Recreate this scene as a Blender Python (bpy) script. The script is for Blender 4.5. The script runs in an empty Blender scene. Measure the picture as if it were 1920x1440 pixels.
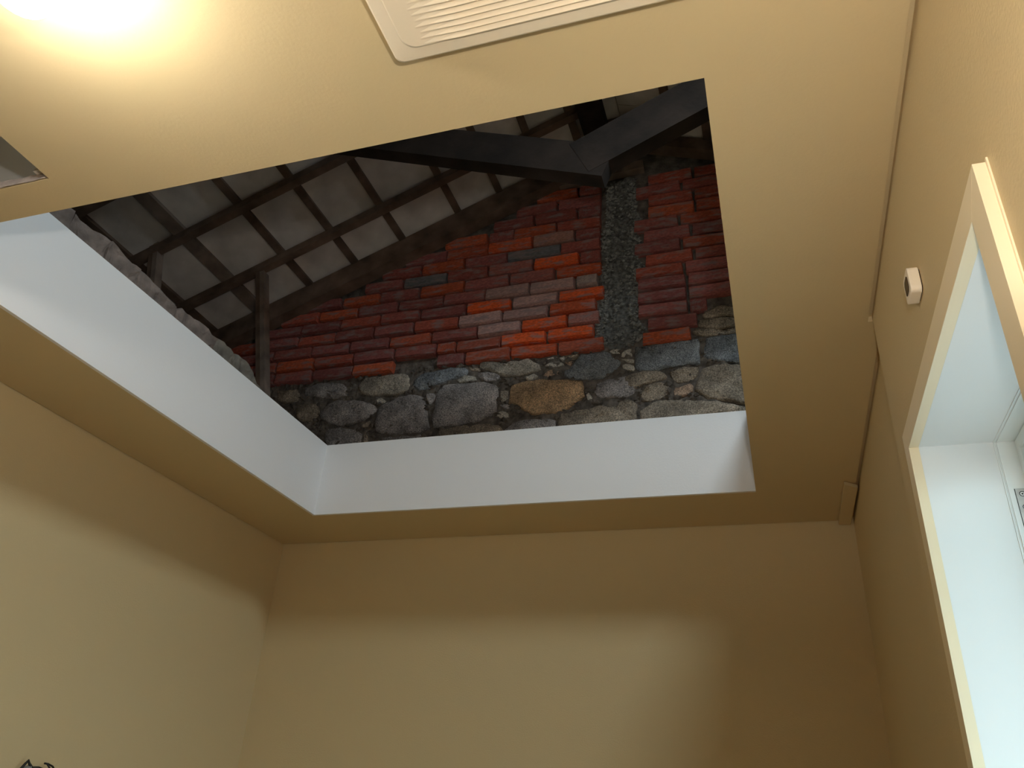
import bpy, bmesh, math, random
from mathutils import Vector, Matrix, noise

# ---------------------------------------------------------------- camera, light, exposure
C = bpy.context.scene.collection
SC = bpy.context.scene
EYE = 1.6                      # eye height above the floor; the ceiling is 1.0 above the eye

cam_data = bpy.data.cameras.new('camera')
cam = bpy.data.objects.new('camera', cam_data)
C.objects.link(cam)
cam_data.sensor_width = 36.0
cam_data.lens = 1475.0 / 1920.0 * 36.0
cam_data.clip_start = 0.02
ROT = Matrix(((0.951599, 0.096425, 0.291825), (0.301434, -0.478099, -0.82496), (0.059974, 0.872997, -0.484025)))
cam.matrix_world = Matrix.Translation((0, 0, EYE)) @ ROT.to_4x4()
SC.camera = cam

WORLD_STRENGTH = 16.0
LAMP_STRENGTH = 56.0            # ceiling lamp, at the left
FILL_STRENGTH = 730.0  # added fill lamp above the camera, unseen
EXPOSURE = 1.08
world = bpy.data.worlds.new('daylight')
SC.world = world
world.use_nodes = True
wn = world.node_tree.nodes
wl = world.node_tree.links
wn.clear()
wo = wn.new('ShaderNodeOutputWorld')
wb = wn.new('ShaderNodeBackground')
wt = wn.new('ShaderNodeTexCoord')
wsep = wn.new('ShaderNodeSeparateXYZ')
wr = wn.new('ShaderNodeValToRGB')
wmap = wn.new('ShaderNodeMapRange')
wmap.inputs['From Min'].default_value = -0.25
wmap.inputs['From Max'].default_value = 0.35
wl.new(wt.outputs['Generated'], wsep.inputs[0])
wl.new(wsep.outputs['Z'], wmap.inputs['Value'])
wl.new(wmap.outputs[0], wr.inputs['Fac'])
wr.color_ramp.elements[0].color = (0.066, 0.076, 0.082, 1)     # bright paved ground
wr.color_ramp.elements[1].color = (0.78, 0.93, 1.0, 1)      # overcast sky
wl.new(wr.outputs['Color'], wb.inputs['Color'])
wb.inputs['Strength'].default_value = WORLD_STRENGTH
wl.new(wb.outputs[0], wo.inputs['Surface'])

# daylight portal in the window opening (steers sampling only, adds no light)
pl = bpy.data.lights.new('window_portal', 'AREA')
pl.shape = 'RECTANGLE'; pl.size = 1.35; pl.size_y = 0.62
try:
    pl.cycles.is_portal = True
except Exception:
    pass
po = bpy.data.objects.new('window_portal', pl); C.objects.link(po)
po.matrix_world = Matrix.Translation((0.47, 1.09, EYE - 0.04)) @ Matrix.Rotation(math.radians(90), 4, 'Y')

p2 = pl.copy(); p2.size = .80; p2.size_y = .80           # the same for the added, unseen roof light of the attic
po2 = bpy.data.objects.new('attic_portal', p2); C.objects.link(po2)
po2.matrix_world = Matrix.Translation((0.415, .85, EYE + 2.84)) @ Matrix.Rotation(math.atan(.38), 4, 'Y')

SC.view_settings.view_transform = 'Standard'
SC.view_settings.look = 'None'
SC.view_settings.gamma = 1.0
SC.view_settings.exposure = EXPOSURE
SC.view_settings.use_curve_mapping = False
SC.cycles.use_denoising = True
SC.cycles.max_bounces = 12
SC.cycles.diffuse_bounces = 10
SC.cycles.sample_clamp_indirect = 6.0
random.seed(7)
# ---------------------------------------------------------------- measured layout of the gable wall (x, z)
STONES = [
 ('L', [(-1.547,1.806),(-1.506,1.83),(-1.424,1.849),(-1.349,1.852),(-1.281,1.848),(-1.258,1.821),(-1.284,1.8),(-1.316,1.792),(-1.378,1.775),(-1.435,1.754),(-1.513,1.742),(-1.54,1.769)]),
 ('B', [(-1.413,1.72),(-1.376,1.763),(-1.302,1.763),(-1.177,1.753),(-1.125,1.735),(-1.102,1.702),(-1.107,1.634),(-1.114,1.579),(-1.165,1.569),(-1.227,1.545),(-1.316,1.546),(-1.409,1.535),(-1.422,1.567),(-1.418,1.635)]),
 ('B', [(-1.72,1.594),(-1.709,1.663),(-1.667,1.696),(-1.598,1.723),(-1.522,1.73),(-1.481,1.711),(-1.461,1.675),(-1.446,1.596),(-1.428,1.54),(-1.463,1.522),(-1.537,1.52),(-1.641,1.532),(-1.704,1.548)]),
 ('B', [(-2.021,1.684),(-1.985,1.72),(-1.94,1.736),(-1.861,1.731),(-1.78,1.715),(-1.729,1.687),(-1.714,1.662),(-1.74,1.638),(-1.782,1.615),(-1.837,1.601),(-1.914,1.596),(-1.964,1.617),(-2.023,1.653)]),
 ('N', [(-2.173,1.731),(-2.121,1.738),(-2.063,1.728),(-2.024,1.697),(-2.029,1.662),(-2.051,1.636),(-2.108,1.638),(-2.148,1.657),(-2.17,1.699)]),
 ('G', [(-1.836,1.807),(-1.81,1.846),(-1.725,1.851),(-1.639,1.853),(-1.577,1.852),(-1.556,1.8),(-1.559,1.762),(-1.609,1.739),(-1.694,1.745),(-1.765,1.747),(-1.819,1.764)]),
 ('B', [(-2.14,1.826),(-2.083,1.844),(-1.98,1.841),(-1.917,1.822),(-1.889,1.782),(-1.892,1.751),(-1.983,1.752),(-2.088,1.771),(-2.141,1.793)]),
 ('B', [(-1.963,1.589),(-1.892,1.587),(-1.812,1.568),(-1.775,1.539),(-1.766,1.486),(-1.759,1.434),(-1.904,1.445),(-1.959,1.509),(-1.981,1.56)]),
 ('N', [(-2.299,1.826),(-2.181,1.822),(-2.143,1.781),(-2.173,1.752),(-2.227,1.753),(-2.291,1.776)]),
 ('B', [(-1.666,1.512),(-1.522,1.508),(-1.461,1.508),(-1.424,1.46),(-1.417,1.407),(-1.628,1.41)]),
 ('N', [(-1.386,1.526),(-1.316,1.538),(-1.226,1.536),(-1.139,1.54),(-1.082,1.524),(-1.066,1.49),(-1.096,1.435),(-1.377,1.444)]),
 ('B', [(-1.062,1.506),(-1.023,1.538),(-0.938,1.541),(-0.838,1.539),(-0.827,1.524),(-0.829,1.485),(-0.835,1.45),(-1.07,1.47)]),
 ('T', [(-1.05,1.69),(-1.035,1.73),(-0.965,1.738),(-0.845,1.732),(-0.743,1.713),(-0.713,1.706),(-0.706,1.683),(-0.701,1.627),(-0.74,1.602),(-0.779,1.58),(-0.838,1.561),(-0.939,1.563),(-0.999,1.599),(-1.05,1.641)]),
 ('L', [(-0.798,1.761),(-0.761,1.795),(-0.725,1.84),(-0.661,1.852),(-0.604,1.848),(-0.548,1.791),(-0.555,1.755),(-0.594,1.729),(-0.643,1.713),(-0.743,1.718),(-0.794,1.734)]),
 ('G', [(-1.096,1.839),(-1.042,1.848),(-0.971,1.848),(-0.924,1.822),(-0.902,1.792),(-0.95,1.779),(-1.037,1.765),(-1.091,1.772),(-1.121,1.791),(-1.215,1.834),(-1.221,1.858),(-1.172,1.885)]),
 ('B', [(-0.659,1.685),(-0.578,1.713),(-0.481,1.705),(-0.479,1.665),(-0.489,1.615),(-0.546,1.611),(-0.626,1.612),(-0.662,1.63)]),
 ('N', [(-0.812,1.555),(-0.74,1.566),(-0.642,1.574),(-0.559,1.562),(-0.534,1.51),(-0.547,1.473),(-0.594,1.429),(-0.815,1.448),(-0.824,1.527)]),
 ('g', [(-0.892,1.807),(-0.875,1.82),(-0.834,1.831),(-0.803,1.815),(-0.794,1.804),(-0.84,1.796),(-0.881,1.796)]),
 ('g', [(-0.984,1.759),(-0.939,1.77),(-0.918,1.759),(-0.935,1.746),(-0.969,1.742)]),
 ('O', [(-0.901,1.761),(-0.874,1.781),(-0.826,1.787),(-0.805,1.773),(-0.822,1.756),(-0.873,1.747),(-0.904,1.748)]),
 ('g', [(-0.698,1.641),(-0.685,1.651),(-0.67,1.624),(-0.665,1.594),(-0.691,1.608)]),
 ('g', [(-0.541,1.832),(-0.499,1.858),(-0.493,1.807),(-0.512,1.806),(-0.545,1.812)]),
 ('g', [(-0.542,1.772),(-0.519,1.777),(-0.484,1.761),(-0.481,1.735),(-0.513,1.738),(-0.539,1.753)]),
 ('g', [(-0.545,1.802),(-0.486,1.797),(-0.487,1.778),(-0.512,1.78)]),
 ('g', [(-0.598,1.843),(-0.564,1.87),(-0.538,1.855),(-0.545,1.827),(-0.574,1.829)]),
 ('g', [(-0.828,1.845),(-0.8,1.85),(-0.8,1.828),(-0.813,1.825)]),
 ('N', [(-0.797,1.842),(-0.735,1.847),(-0.752,1.83),(-0.793,1.831)]),
 ('g', [(-0.887,1.849),(-0.835,1.854),(-0.831,1.842),(-0.883,1.841)]),
 ('O', [(-0.8,1.817),(-0.755,1.817),(-0.775,1.794)]),
 ('L', [(-0.483,1.85),(-0.393,1.857),(-0.211,1.864),(-0.201,1.84),(-0.203,1.761),(-0.203,1.739),(-0.284,1.74),(-0.389,1.726),(-0.466,1.726),(-0.484,1.764)]),
 ('L', [(-0.174,1.859),(-0.11,1.864),(-0.045,1.864),(0.017,1.86),(0.017,1.695),(-0.038,1.712),(-0.101,1.733),(-0.19,1.757),(-0.184,1.807)]),
 ('N', [(-0.208,1.696),(-0.156,1.724),(-0.101,1.728),(-0.035,1.707),(0.023,1.686),(0.023,1.525),(-0.035,1.533),(-0.097,1.545),(-0.183,1.566),(-0.235,1.614),(-0.225,1.655)]),
 ('O', [(-0.292,1.637),(-0.251,1.649),(-0.235,1.635),(-0.242,1.61),(-0.276,1.586),(-0.319,1.591),(-0.322,1.632)]),
 ('N', [(-0.46,1.612),(-0.437,1.653),(-0.38,1.672),(-0.339,1.646),(-0.345,1.59),(-0.408,1.583),(-0.457,1.588)]),
 ('N', [(-0.409,1.571),(-0.328,1.571),(-0.219,1.564),(-0.097,1.535),(-0.04,1.511),(0.02,1.497),(0.013,1.419),(-0.47,1.462),(-0.465,1.537)]),
 ('N', [(-0.535,1.699),(-0.481,1.724),(-0.39,1.719),(-0.345,1.699),(-0.361,1.675),(-0.436,1.659),(-0.505,1.639),(-0.536,1.655)]),
 ('N', [(-0.337,1.711),(-0.284,1.727),(-0.211,1.727),(-0.218,1.684),(-0.243,1.655),(-0.295,1.654),(-0.331,1.676)]),
 ('N', [(-0.551,1.592),(-0.506,1.6),(-0.474,1.58),(-0.477,1.513),(-0.481,1.463),(-0.575,1.472),(-0.582,1.54)]),
 ('N', [(-0.198,1.952),(-0.123,1.959),(-0.049,1.949),(-0.049,1.905),(-0.126,1.9),(-0.205,1.927)]),
 ('N', [(-0.223,1.921),(-0.127,1.893),(-0.01,1.891),(-0.012,1.862),(-0.166,1.869),(-0.228,1.898)]),
 ('N', [(-0.173,1.997),(-0.107,2.027),(-0.052,2.012),(-0.048,1.96),(-0.122,1.964),(-0.187,1.962)]),
 ('N', [(-0.041,1.963),(0.018,1.964),(0.016,1.892),(-0.038,1.899)]),
 ('g', [(-1.319,1.784),(-1.292,1.807),(-1.224,1.791),(-1.215,1.767),(-1.266,1.764),(-1.31,1.769)]),
 ('B', [(-1.215,1.808),(-1.16,1.81),(-1.1,1.779),(-1.12,1.752),(-1.174,1.762),(-1.212,1.784)]),
 ('B', [(-1.465,1.717),(-1.44,1.728),(-1.414,1.716),(-1.421,1.681),(-1.439,1.66),(-1.458,1.689)]),
 ('g', [(-1.11,1.578),(-1.087,1.598),(-1.055,1.588),(-1.047,1.565),(-1.084,1.557)]),
 ('G', [(-1.098,1.701),(-1.057,1.701),(-1.059,1.644),(-1.099,1.644)]),
 ('B', [(-1.1,1.629),(-1.055,1.632),(-1.032,1.597),(-1.067,1.604)]),
 ('N', [(-1.268,1.85),(-1.236,1.838),(-1.198,1.828),(-1.208,1.813),(-1.254,1.823)]),
 ('g', [(-1.729,1.718),(-1.706,1.731),(-1.676,1.712),(-1.681,1.695),(-1.72,1.697)]),
 ('N', [(-1.784,1.592),(-1.744,1.613),(-1.732,1.588),(-1.775,1.571)]),
 ('N', [(-1.764,1.54),(-1.743,1.538),(-1.735,1.491),(-1.757,1.491)]),
]
ROWS = [
 (1.89, [(-1.42, -1.286), (-1.275, -1.06), (-1.051, -0.837), (-0.827, -0.618)]),
 (1.949, [(-1.427, -1.34), (-1.326, -1.112), (-1.103, -0.892), (-0.877, -0.665)]),
 (2.017, [(-1.463, -1.235), (-1.226, -1.016), (-1.007, -0.793), (-0.782, -0.639)]),
 (2.099, [(-1.563, -1.339), (-1.33, -1.116), (-1.103, -0.889), (-0.874, -0.654)]),
 (2.167, [(-1.539, -1.307), (-1.295, -1.074), (-1.058, -0.842), (-0.829, -0.619)]),
 (2.239, [(-1.671, -1.43), (-1.42, -1.209), (-1.204, -0.984), (-0.977, -0.76), (-0.747, -0.649)]),
 (2.313, [(-1.558, -1.326), (-1.321, -1.092), (-1.079, -0.862), (-0.849, -0.632)]),
 (2.375, [(-1.661, -1.426), (-1.419, -1.204), (-1.196, -0.973), (-0.963, -0.741), (-0.732, -0.637)]),
 (2.447, [(-1.566, -1.339), (-1.329, -1.11), (-1.106, -0.833), (-0.831, -0.637)]),
 (2.521, [(-1.672, -1.44), (-1.435, -1.213), (-1.211, -0.984), (-0.973, -0.766), (-0.757, -0.637)]),
 (2.597, [(-1.709, -1.458), (-1.453, -1.226), (-1.212, -1.082), (-1.078, -0.863), (-0.854, -0.638)]),
]
RIGHT_ENDS = [(-0.444, 1.899), (-0.421, 1.958), (-0.459, 2.027), (-0.461, 2.099), (-0.46, 2.172), (-0.469, 2.234), (-0.422, 2.308), (-0.471, 2.372), (-0.428, 2.442), (-0.472, 2.509), (-0.402, 2.576)]
COL_L = [(-0.61, 2.619), (-0.622, 2.546), (-0.633, 2.511), (-0.633, 2.438), (-0.638, 2.403), (-0.615, 2.335), (-0.632, 2.275), (-0.637, 2.228), (-0.609, 2.149), (-0.647, 2.095), (-0.636, 2.027), (-0.663, 1.98), (-0.663, 1.935), (-0.635, 1.887), (-0.592, 1.857)]
COL_R = [(-0.458, 2.617), (-0.414, 2.549), (-0.474, 2.517), (-0.439, 2.437), (-0.474, 2.373), (-0.425, 2.281), (-0.47, 2.247), (-0.46, 2.178), (-0.463, 2.002), (-0.427, 1.946), (-0.455, 1.894), (-0.489, 1.856)]
RUBBLE_TOP = [(1.311, 1.534), (1.335, 1.523), (1.357, 1.524), (1.388, 1.527), (1.421, 1.53), (1.453, 1.535), (1.483, 1.537), (1.512, 1.536), (1.539, 1.531), (1.565, 1.529), (1.595, 1.53), (1.63, 1.527), (1.655, 1.529), (1.685, 1.522), (1.719, 1.519), (1.758, 1.513), (1.796, 1.509), (1.82, 1.507), (1.846, 1.523), (1.887, 1.519), (1.912, 1.525), (1.954, 1.529), (1.98, 1.528), (1.989, 1.522), (2.029, 1.521), (2.078, 1.523), (2.126, 1.516), (2.162, 1.53), (2.206, 1.529), (2.244, 1.524), (2.26, 1.513), (2.28, 1.49), (2.294, 1.471), (2.331, 1.476), (2.363, 1.462)]
# ---------------------------------------------------------------- helpers
WPOS = {}                      # world position of every object that may become a parent

def link(o, parent=None, loc=(0, 0, 0)):
    C.objects.link(o)
    loc = Vector(loc)
    WPOS[o.name] = loc
    if parent is not None:
        o.parent = parent
        o.location = loc - WPOS[parent.name]
    else:
        o.location = loc
    return o

def tag(o, label=None, cat=None, group=None, kind=None):
    if label: o['label'] = label
    if cat: o['category'] = cat
    if group: o['group'] = group
    if kind: o['kind'] = kind
    return o

def empty(name, loc):
    o = bpy.data.objects.new(name, None)
    o.empty_display_size = 0.05
    return link(o, None, (loc[0], loc[1], loc[2] + EYE))

def mesh_of(name, verts, faces, mat, smooth=False):
    me = bpy.data.meshes.new(name)
    me.from_pydata([tuple(v) for v in verts], [], [tuple(f) for f in faces])
    me.update()
    bm = bmesh.new(); bm.from_mesh(me)
    bmesh.ops.recalc_face_normals(bm, faces=bm.faces)
    bm.to_mesh(me); bm.free()
    me.materials.append(mat)
    if smooth:
        for p in me.polygons: p.use_smooth = True
    return me

def obj(name, verts, faces, mat, parent=None, smooth=False):
    """verts in eye-relative coordinates; origin goes to the middle of the bounds."""
    vs = [Vector(v) for v in verts]
    lo = Vector([min(v[i] for v in vs) for i in range(3)]); hi = Vector([max(v[i] for v in vs) for i in range(3)])
    c = (lo + hi) / 2
    me = mesh_of(name, [v - c for v in vs], faces, mat, smooth)
    o = bpy.data.objects.new(name, me)
    return link(o, parent, (c.x, c.y, c.z + EYE))

class MB:
    def __init__(self): self.v = []; self.f = []
    def add(self, v, f):
        n = len(self.v)
        self.v += [Vector(p) for p in v]; self.f += [[i + n for i in q] for q in f]
        return self
    def box(self, x0, x1, y0, y1, z0, z1, M=None):
        v = [Vector((x, y, z)) for x in (x0, x1) for y in (y0, y1) for z in (z0, z1)]
        if M is not None: v = [M @ p for p in v]
        return self.add(v, [(0, 1, 3, 2), (4, 6, 7, 5), (0, 4, 5, 1), (2, 3, 7, 6), (0, 2, 6, 4), (1, 5, 7, 3)])
    def prism(self, pts, axis, a, b):
        """pts: 2D polygon; axis: the extrusion axis (0,1,2); a,b: extent along it."""
        n = len(pts)
        def P(p, t):
            q = [p[0], p[1]]; q.insert(axis, t); return q
        v = [P(p, a) for p in pts] + [P(p, b) for p in pts]
        f = [list(range(n)), list(range(2 * n - 1, n - 1, -1))] + [(i, (i + 1) % n, (i + 1) % n + n, i + n) for i in range(n)]
        return self.add(v, f)
    def tube(self, pts, r, seg=8):
        pts = [Vector(p) for p in pts]; v = []; f = []
        for i, p in enumerate(pts):
            d = (pts[min(i + 1, len(pts) - 1)] - pts[max(i - 1, 0)]).normalized()
            a = d.orthogonal().normalized()
            if i and prev is not None:
                a = (prev - d * prev.dot(d)).normalized()
            prev = a
            b = d.cross(a)
            for k in range(seg):
                t = 2 * math.pi * k / seg
                v.append(p + r * (a * math.cos(t) + b * math.sin(t)))
        for i in range(len(pts) - 1):
            for k in range(seg):
                f.append((i * seg + k, i * seg + (k + 1) % seg, (i + 1) * seg + (k + 1) % seg, (i + 1) * seg + k))
        f.append(list(range(seg))[::-1]); f.append([(len(pts) - 1) * seg + k for k in range(seg)])
        return self.add(v, f)
    def build(self, name, mat, parent=None, smooth=False, bevel=0.0):
        o = obj(name, self.v, self.f, mat, parent, smooth)
        if bevel:
            m = o.modifiers.new('bevel', 'BEVEL'); m.width = bevel; m.segments = 2; m.limit_method = 'ANGLE'
        return o

def beam(p, q, w, h, up=(0, 0, 1)):
    """A squared timber from p to q (bottom-middle line), w across, h along up."""
    p, q = Vector(p), Vector(q); d = (q - p).normalized(); u = Vector(up)
    u = (u - d * u.dot(d)).normalized(); s = d.cross(u)
    v = [a + s * (w / 2) * i + u * h * j for a in (p, q) for i in (-1, 1) for j in (0, 1)]
    return MB().add(v, [(0, 1, 3, 2), (4, 6, 7, 5), (0, 4, 5, 1), (2, 3, 7, 6), (0, 2, 6, 4), (1, 5, 7, 3)])

# ---------------------------------------------------------------- materials
def mat(name, color, rough=0.6, bump=0.0, bscale=60.0, var=0.0, vscale=4.0, spec=0.3, objcol=False, metal=0.0):
    m = bpy.data.materials.new(name); m.use_nodes = True
    nt = m.node_tree; N = nt.nodes; L = nt.links; b = N['Principled BSDF']
    b.inputs['Base Color'].default_value = (*color, 1); b.inputs['Roughness'].default_value = rough
    b.inputs['Specular IOR Level'].default_value = spec; b.inputs['Metallic'].default_value = metal
    tc = N.new('ShaderNodeTexCoord')
    if var or objcol:
        no = N.new('ShaderNodeTexNoise'); no.inputs['Scale'].default_value = vscale; no.inputs['Detail'].default_value = 6
        L.new(tc.outputs['Object'], no.inputs['Vector'])
        mr = N.new('ShaderNodeMapRange'); mr.inputs['From Min'].default_value = 0.3; mr.inputs['From Max'].default_value = 0.7
        mr.inputs['To Min'].default_value = 1 - var; mr.inputs['To Max'].default_value = 1 + var
        L.new(no.outputs['Fac'], mr.inputs['Value'])
        mx = N.new('ShaderNodeMix'); mx.data_type = 'RGBA'; mx.blend_type = 'MULTIPLY'; mx.inputs['Factor'].default_value = 1
        if objcol:
            oi = N.new('ShaderNodeObjectInfo'); L.new(oi.outputs['Color'], mx.inputs['A'])
        else:
            mx.inputs['A'].default_value = (*color, 1)
        L.new(mr.outputs[0], mx.inputs['B']); L.new(mx.outputs['Result'], b.inputs['Base Color'])
        m['mix'] = mx.name
    if bump:
        n2 = N.new('ShaderNodeTexNoise'); n2.inputs['Scale'].default_value = bscale; n2.inputs['Detail'].default_value = 8
        L.new(tc.outputs['Object'], n2.inputs['Vector'])
        bp = N.new('ShaderNodeBump'); bp.inputs['Strength'].default_value = 1.0; bp.inputs['Distance'].default_value = bump
        L.new(n2.outputs['Fac'], bp.inputs['Height']); L.new(bp.outputs[0], b.inputs['Normal'])
    return m

CREAM = (0.61, 0.485, 0.28)
M_wall = mat('cream_wall_paint', CREAM, 0.6, 0.0006, 220, spec=0.25)
M_ceil = mat('cream_ceiling_paint', CREAM, 0.5, 0.0003, 160, spec=0.3)
M_case = mat('cream_gloss_casing', (0.86, 0.74, 0.52), 0.35, spec=0.4)
M_white = mat('white_board', (0.80, 0.80, 0.81), 0.55, 0.0003, 150, spec=0.3)
M_reveal = mat('white_reveal', (0.80, 0.82, 0.82), 0.5, spec=0.3)
M_upvc = mat('white_window_plastic', (0.85, 0.88, 0.87), 0.3, spec=0.45)
M_plastic = mat('white_plastic', (0.83, 0.74, 0.60), 0.4, spec=0.4)
M_fan = mat('off_white_plastic', (0.80, 0.69, 0.52), 0.45, spec=0.35)
M_black = mat('dark_window_plastic', (0.02, 0.008, 0.008), 0.25)
M_floor = mat('oak_floor', (0.50, 0.43, 0.34), 0.5, 0.0005, 30, 0.2, 6)
M_wood = mat('old_dark_timber', (0.13, 0.085, 0.06), 0.8, 0.003, 30, 0.5, 9)
M_truss = mat('dark_truss_timber', (0.022, 0.014, 0.010), 0.95, 0.003, 30, 0.5, 7)
M_woodl = mat('weathered_timber', (0.20, 0.15, 0.12), 0.8, 0.002, 30, 0.4, 9)
M_panel = mat('grey_roof_board', (0.62, 0.57, 0.54), 0.85, 0.002, 25, 0.22, 5)
M_mortar = mat('old_mortar', (0.165, 0.14, 0.12), 0.95, 0.008, 70, 0.55, 22)
M_concrete = mat('rough_concrete', (0.15, 0.148, 0.14), 0.95, 0.006, 90, 0.6, 60)
M_conc_chip = mat('gravel', (0.26, 0.258, 0.24), 0.9, 0.003, 120, 0.5, 80)
M_cable = mat('black_cable', (0.015, 0.012, 0.01), 0.45)
M_conduit = mat('grey_conduit', (0.22, 0.2, 0.18), 0.5)
M_gap = mat('dark_gap', (0.10, 0.07, 0.04), 0.9)
M_sticker = mat('silver_label', (0.55, 0.55, 0.53), 0.35, 0.0008, 40, 0.25, 30, metal=0.3)
M_ink = mat('black_ink', (0.02, 0.03, 0.03), 0.5)
M_paper = mat('white_paper', (0.85, 0.87, 0.86), 0.6)
M_raw = mat('raw_plaster_edge', (0.40, 0.34, 0.31), 0.9, 0.002, 60, 0.35, 30)
M_chip = mat('pale_wood_chip', (0.62, 0.55, 0.48), 0.8, 0.001, 60, 0.2, 30)
M_rubble = mat('old_wall_stone', (0.27, 0.235, 0.215), 0.95, 0.010, 34, 0.4, 13, objcol=True)
M_glass = bpy.data.materials.new('window_glass'); M_glass.use_nodes = True
_n = M_glass.node_tree.nodes; _n.clear()
_o = _n.new('ShaderNodeOutputMaterial'); _t = _n.new('ShaderNodeBsdfTransparent'); _g = _n.new('ShaderNodeBsdfGlossy'); _x = _n.new('ShaderNodeMixShader')
_t.inputs[0].default_value = (0.70, 0.735, 0.73, 1); _g.inputs['Roughness'].default_value = 0.03; _x.inputs[0].default_value = 0.06
M_glass.node_tree.links.new(_t.outputs[0], _x.inputs[1]); M_glass.node_tree.links.new(_g.outputs[0], _x.inputs[2]); M_glass.node_tree.links.new(_x.outputs[0], _o.inputs['Surface'])
def glow(name, strength):
    m = bpy.data.materials.new(name); m.use_nodes = True
    p = m.node_tree.nodes['Principled BSDF']
    p.inputs['Emission Color'].default_value = (1.0, 0.955, 0.87, 1); p.inputs['Emission Strength'].default_value = strength
    return m
M_lamp = glow('lit_lamp_globe', LAMP_STRENGTH); M_fill = glow('lit_fill_bulb', FILL_STRENGTH)

def brick_mat():
    m = mat('fired_clay_brick', (0.3, 0.1, 0.06), 0.85, 0.003, 55, 0.35, 14, objcol=True)
    nt = m.node_tree; N = nt.nodes; L = nt.links; b = N['Principled BSDF']
    tc = N.new('ShaderNodeTexCoord'); oi = N.new('ShaderNodeObjectInfo')
    ad = N.new('ShaderNodeVectorMath'); ad.operation = 'ADD'
    sc = N.new('ShaderNodeVectorMath'); sc.operation = 'SCALE'; sc.inputs['Scale'].default_value = 9.0
    co = N.new('ShaderNodeCombineXYZ')
    for s in 'XYZ': L.new(oi.outputs['Random'], co.inputs[s])
    L.new(co.outputs[0], sc.inputs[0]); L.new(tc.outputs['Object'], ad.inputs[0]); L.new(sc.outputs[0], ad.inputs[1])
    no = N.new('ShaderNodeTexNoise'); no.inputs['Scale'].default_value = 3.0; no.inputs['Detail'].default_value = 5
    L.new(ad.outputs[0], no.inputs['Vector'])
    cr = N.new('ShaderNodeValToRGB'); cr.color_ramp.elements[0].position = 0.50; cr.color_ramp.elements[1].position = 0.66
    cr.color_ramp.elements[0].color = (0, 0, 0, 1); cr.color_ramp.elements[1].color = (0.75, 0.75, 0.75, 1)
    L.new(no.outputs['Fac'], cr.inputs['Fac'])
    mx = N.new('ShaderNodeMix'); mx.data_type = 'RGBA'
    mx.inputs['B'].default_value = (0.36, 0.27, 0.26, 1)          # lime bloom on the brick faces
    L.new(cr.outputs['Color'], mx.inputs['Factor']); L.new(N[m['mix']].outputs['Result'], mx.inputs['A'])
    L.new(mx.outputs['Result'], b.inputs['Base Color'])
    return m

def stone_mat():
    m = mat('granite_stone', (0.3, 0.28, 0.26), 0.92, 0.011, 58, 0.5, 11, objcol=True)
    nt = m.node_tree; N = nt.nodes; L = nt.links; b = N['Principled BSDF']
    tc = N.new('ShaderNodeTexCoord')
    vo = N.new('ShaderNodeTexNoise'); vo.inputs['Scale'].default_value = 190; vo.inputs['Detail'].default_value = 4
    L.new(tc.outputs['Object'], vo.inputs['Vector'])
    cr = N.new('ShaderNodeValToRGB')
    cr.color_ramp.elements[0].position = 0.36; cr.color_ramp.elements[0].color = (0.55, 0.55, 0.57, 1)
    cr.color_ramp.elements[1].position = 0.68; cr.color_ramp.elements[1].color = (1.65, 1.62, 1.58, 1)
    L.new(vo.outputs['Fac'], cr.inputs['Fac'])
    mx = N.new('ShaderNodeMix'); mx.data_type = 'RGBA'; mx.blend_type = 'MULTIPLY'; mx.inputs['Factor'].default_value = 1
    L.new(N[m['mix']].outputs['Result'], mx.inputs['A']); L.new(cr.outputs['Color'], mx.inputs['B'])
    L.new(mx.outputs['Result'], b.inputs['Base Color'])
    return m
M_brick = brick_mat(); M_stone = stone_mat()

# ---------------------------------------------------------------- the room shell
XL, YB, YN = -2.037, 2.893, -1.7          # left wall, back wall, wall behind the camera
XR1, XR2, YS = 0.262, 0.291, 1.592        # near right wall, set-back right wall, the step between
OX0, OX1, OY0, OY1 = -1.69, -0.026, 0.850, 2.560   # the large opening
HX0, HX1, HY0, HY1 = -1.90, -1.222, -0.10, 0.773   # the small opening
tag(MB().box(XL - .1, 0.6, YN - .1, YB + .05, -1.68, -1.6).build('floor', M_floor), 'wooden floor of the room', 'floor', kind='structure')
tag(MB().box(XL - .1, XL, YN - .1, YB + .05, -1.6, 1.02).build('wall_left', M_wall), 'cream painted left wall', 'wall', kind='structure')
tag(MB().box(XL, 0.6, YB, YB + .045, -1.6, 1.02).build('wall_back', M_wall), 'cream painted back wall under the ceiling opening', 'wall', kind='structure')
tag(MB().box(XL, 0.6, YN - .1, YN, -1.6, 1.02).build('wall_front', M_wall), 'cream painted wall behind the camera', 'wall', kind='structure')

WY0, WY1, WZ0, WZ1 = 0.785, 1.393, -0.75, 0.608     # clear window opening
XF, XO = 0.378, 0.46                                # window frame face, outer face of wall
mb = MB()
mb.box(XR1, XO, YN, WY0 - .012, -1.6, 1.02).box(XR1, XO, WY1 + .012, YS, -1.6, 1.02)
mb.box(XR1, XO, WY0 - .012, WY1 + .012, WZ1 + .012, 1.02).box(XR1, XO, WY0 - .012, WY1 + .012, -1.6, WZ0 - .02)
mb.box(XR2, XO, YS, YB, -1.6, 1.02)
tag(mb.build('wall_right', M_wall), 'cream painted right wall with a window and a shallow step', 'wall', kind='structure')

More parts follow.
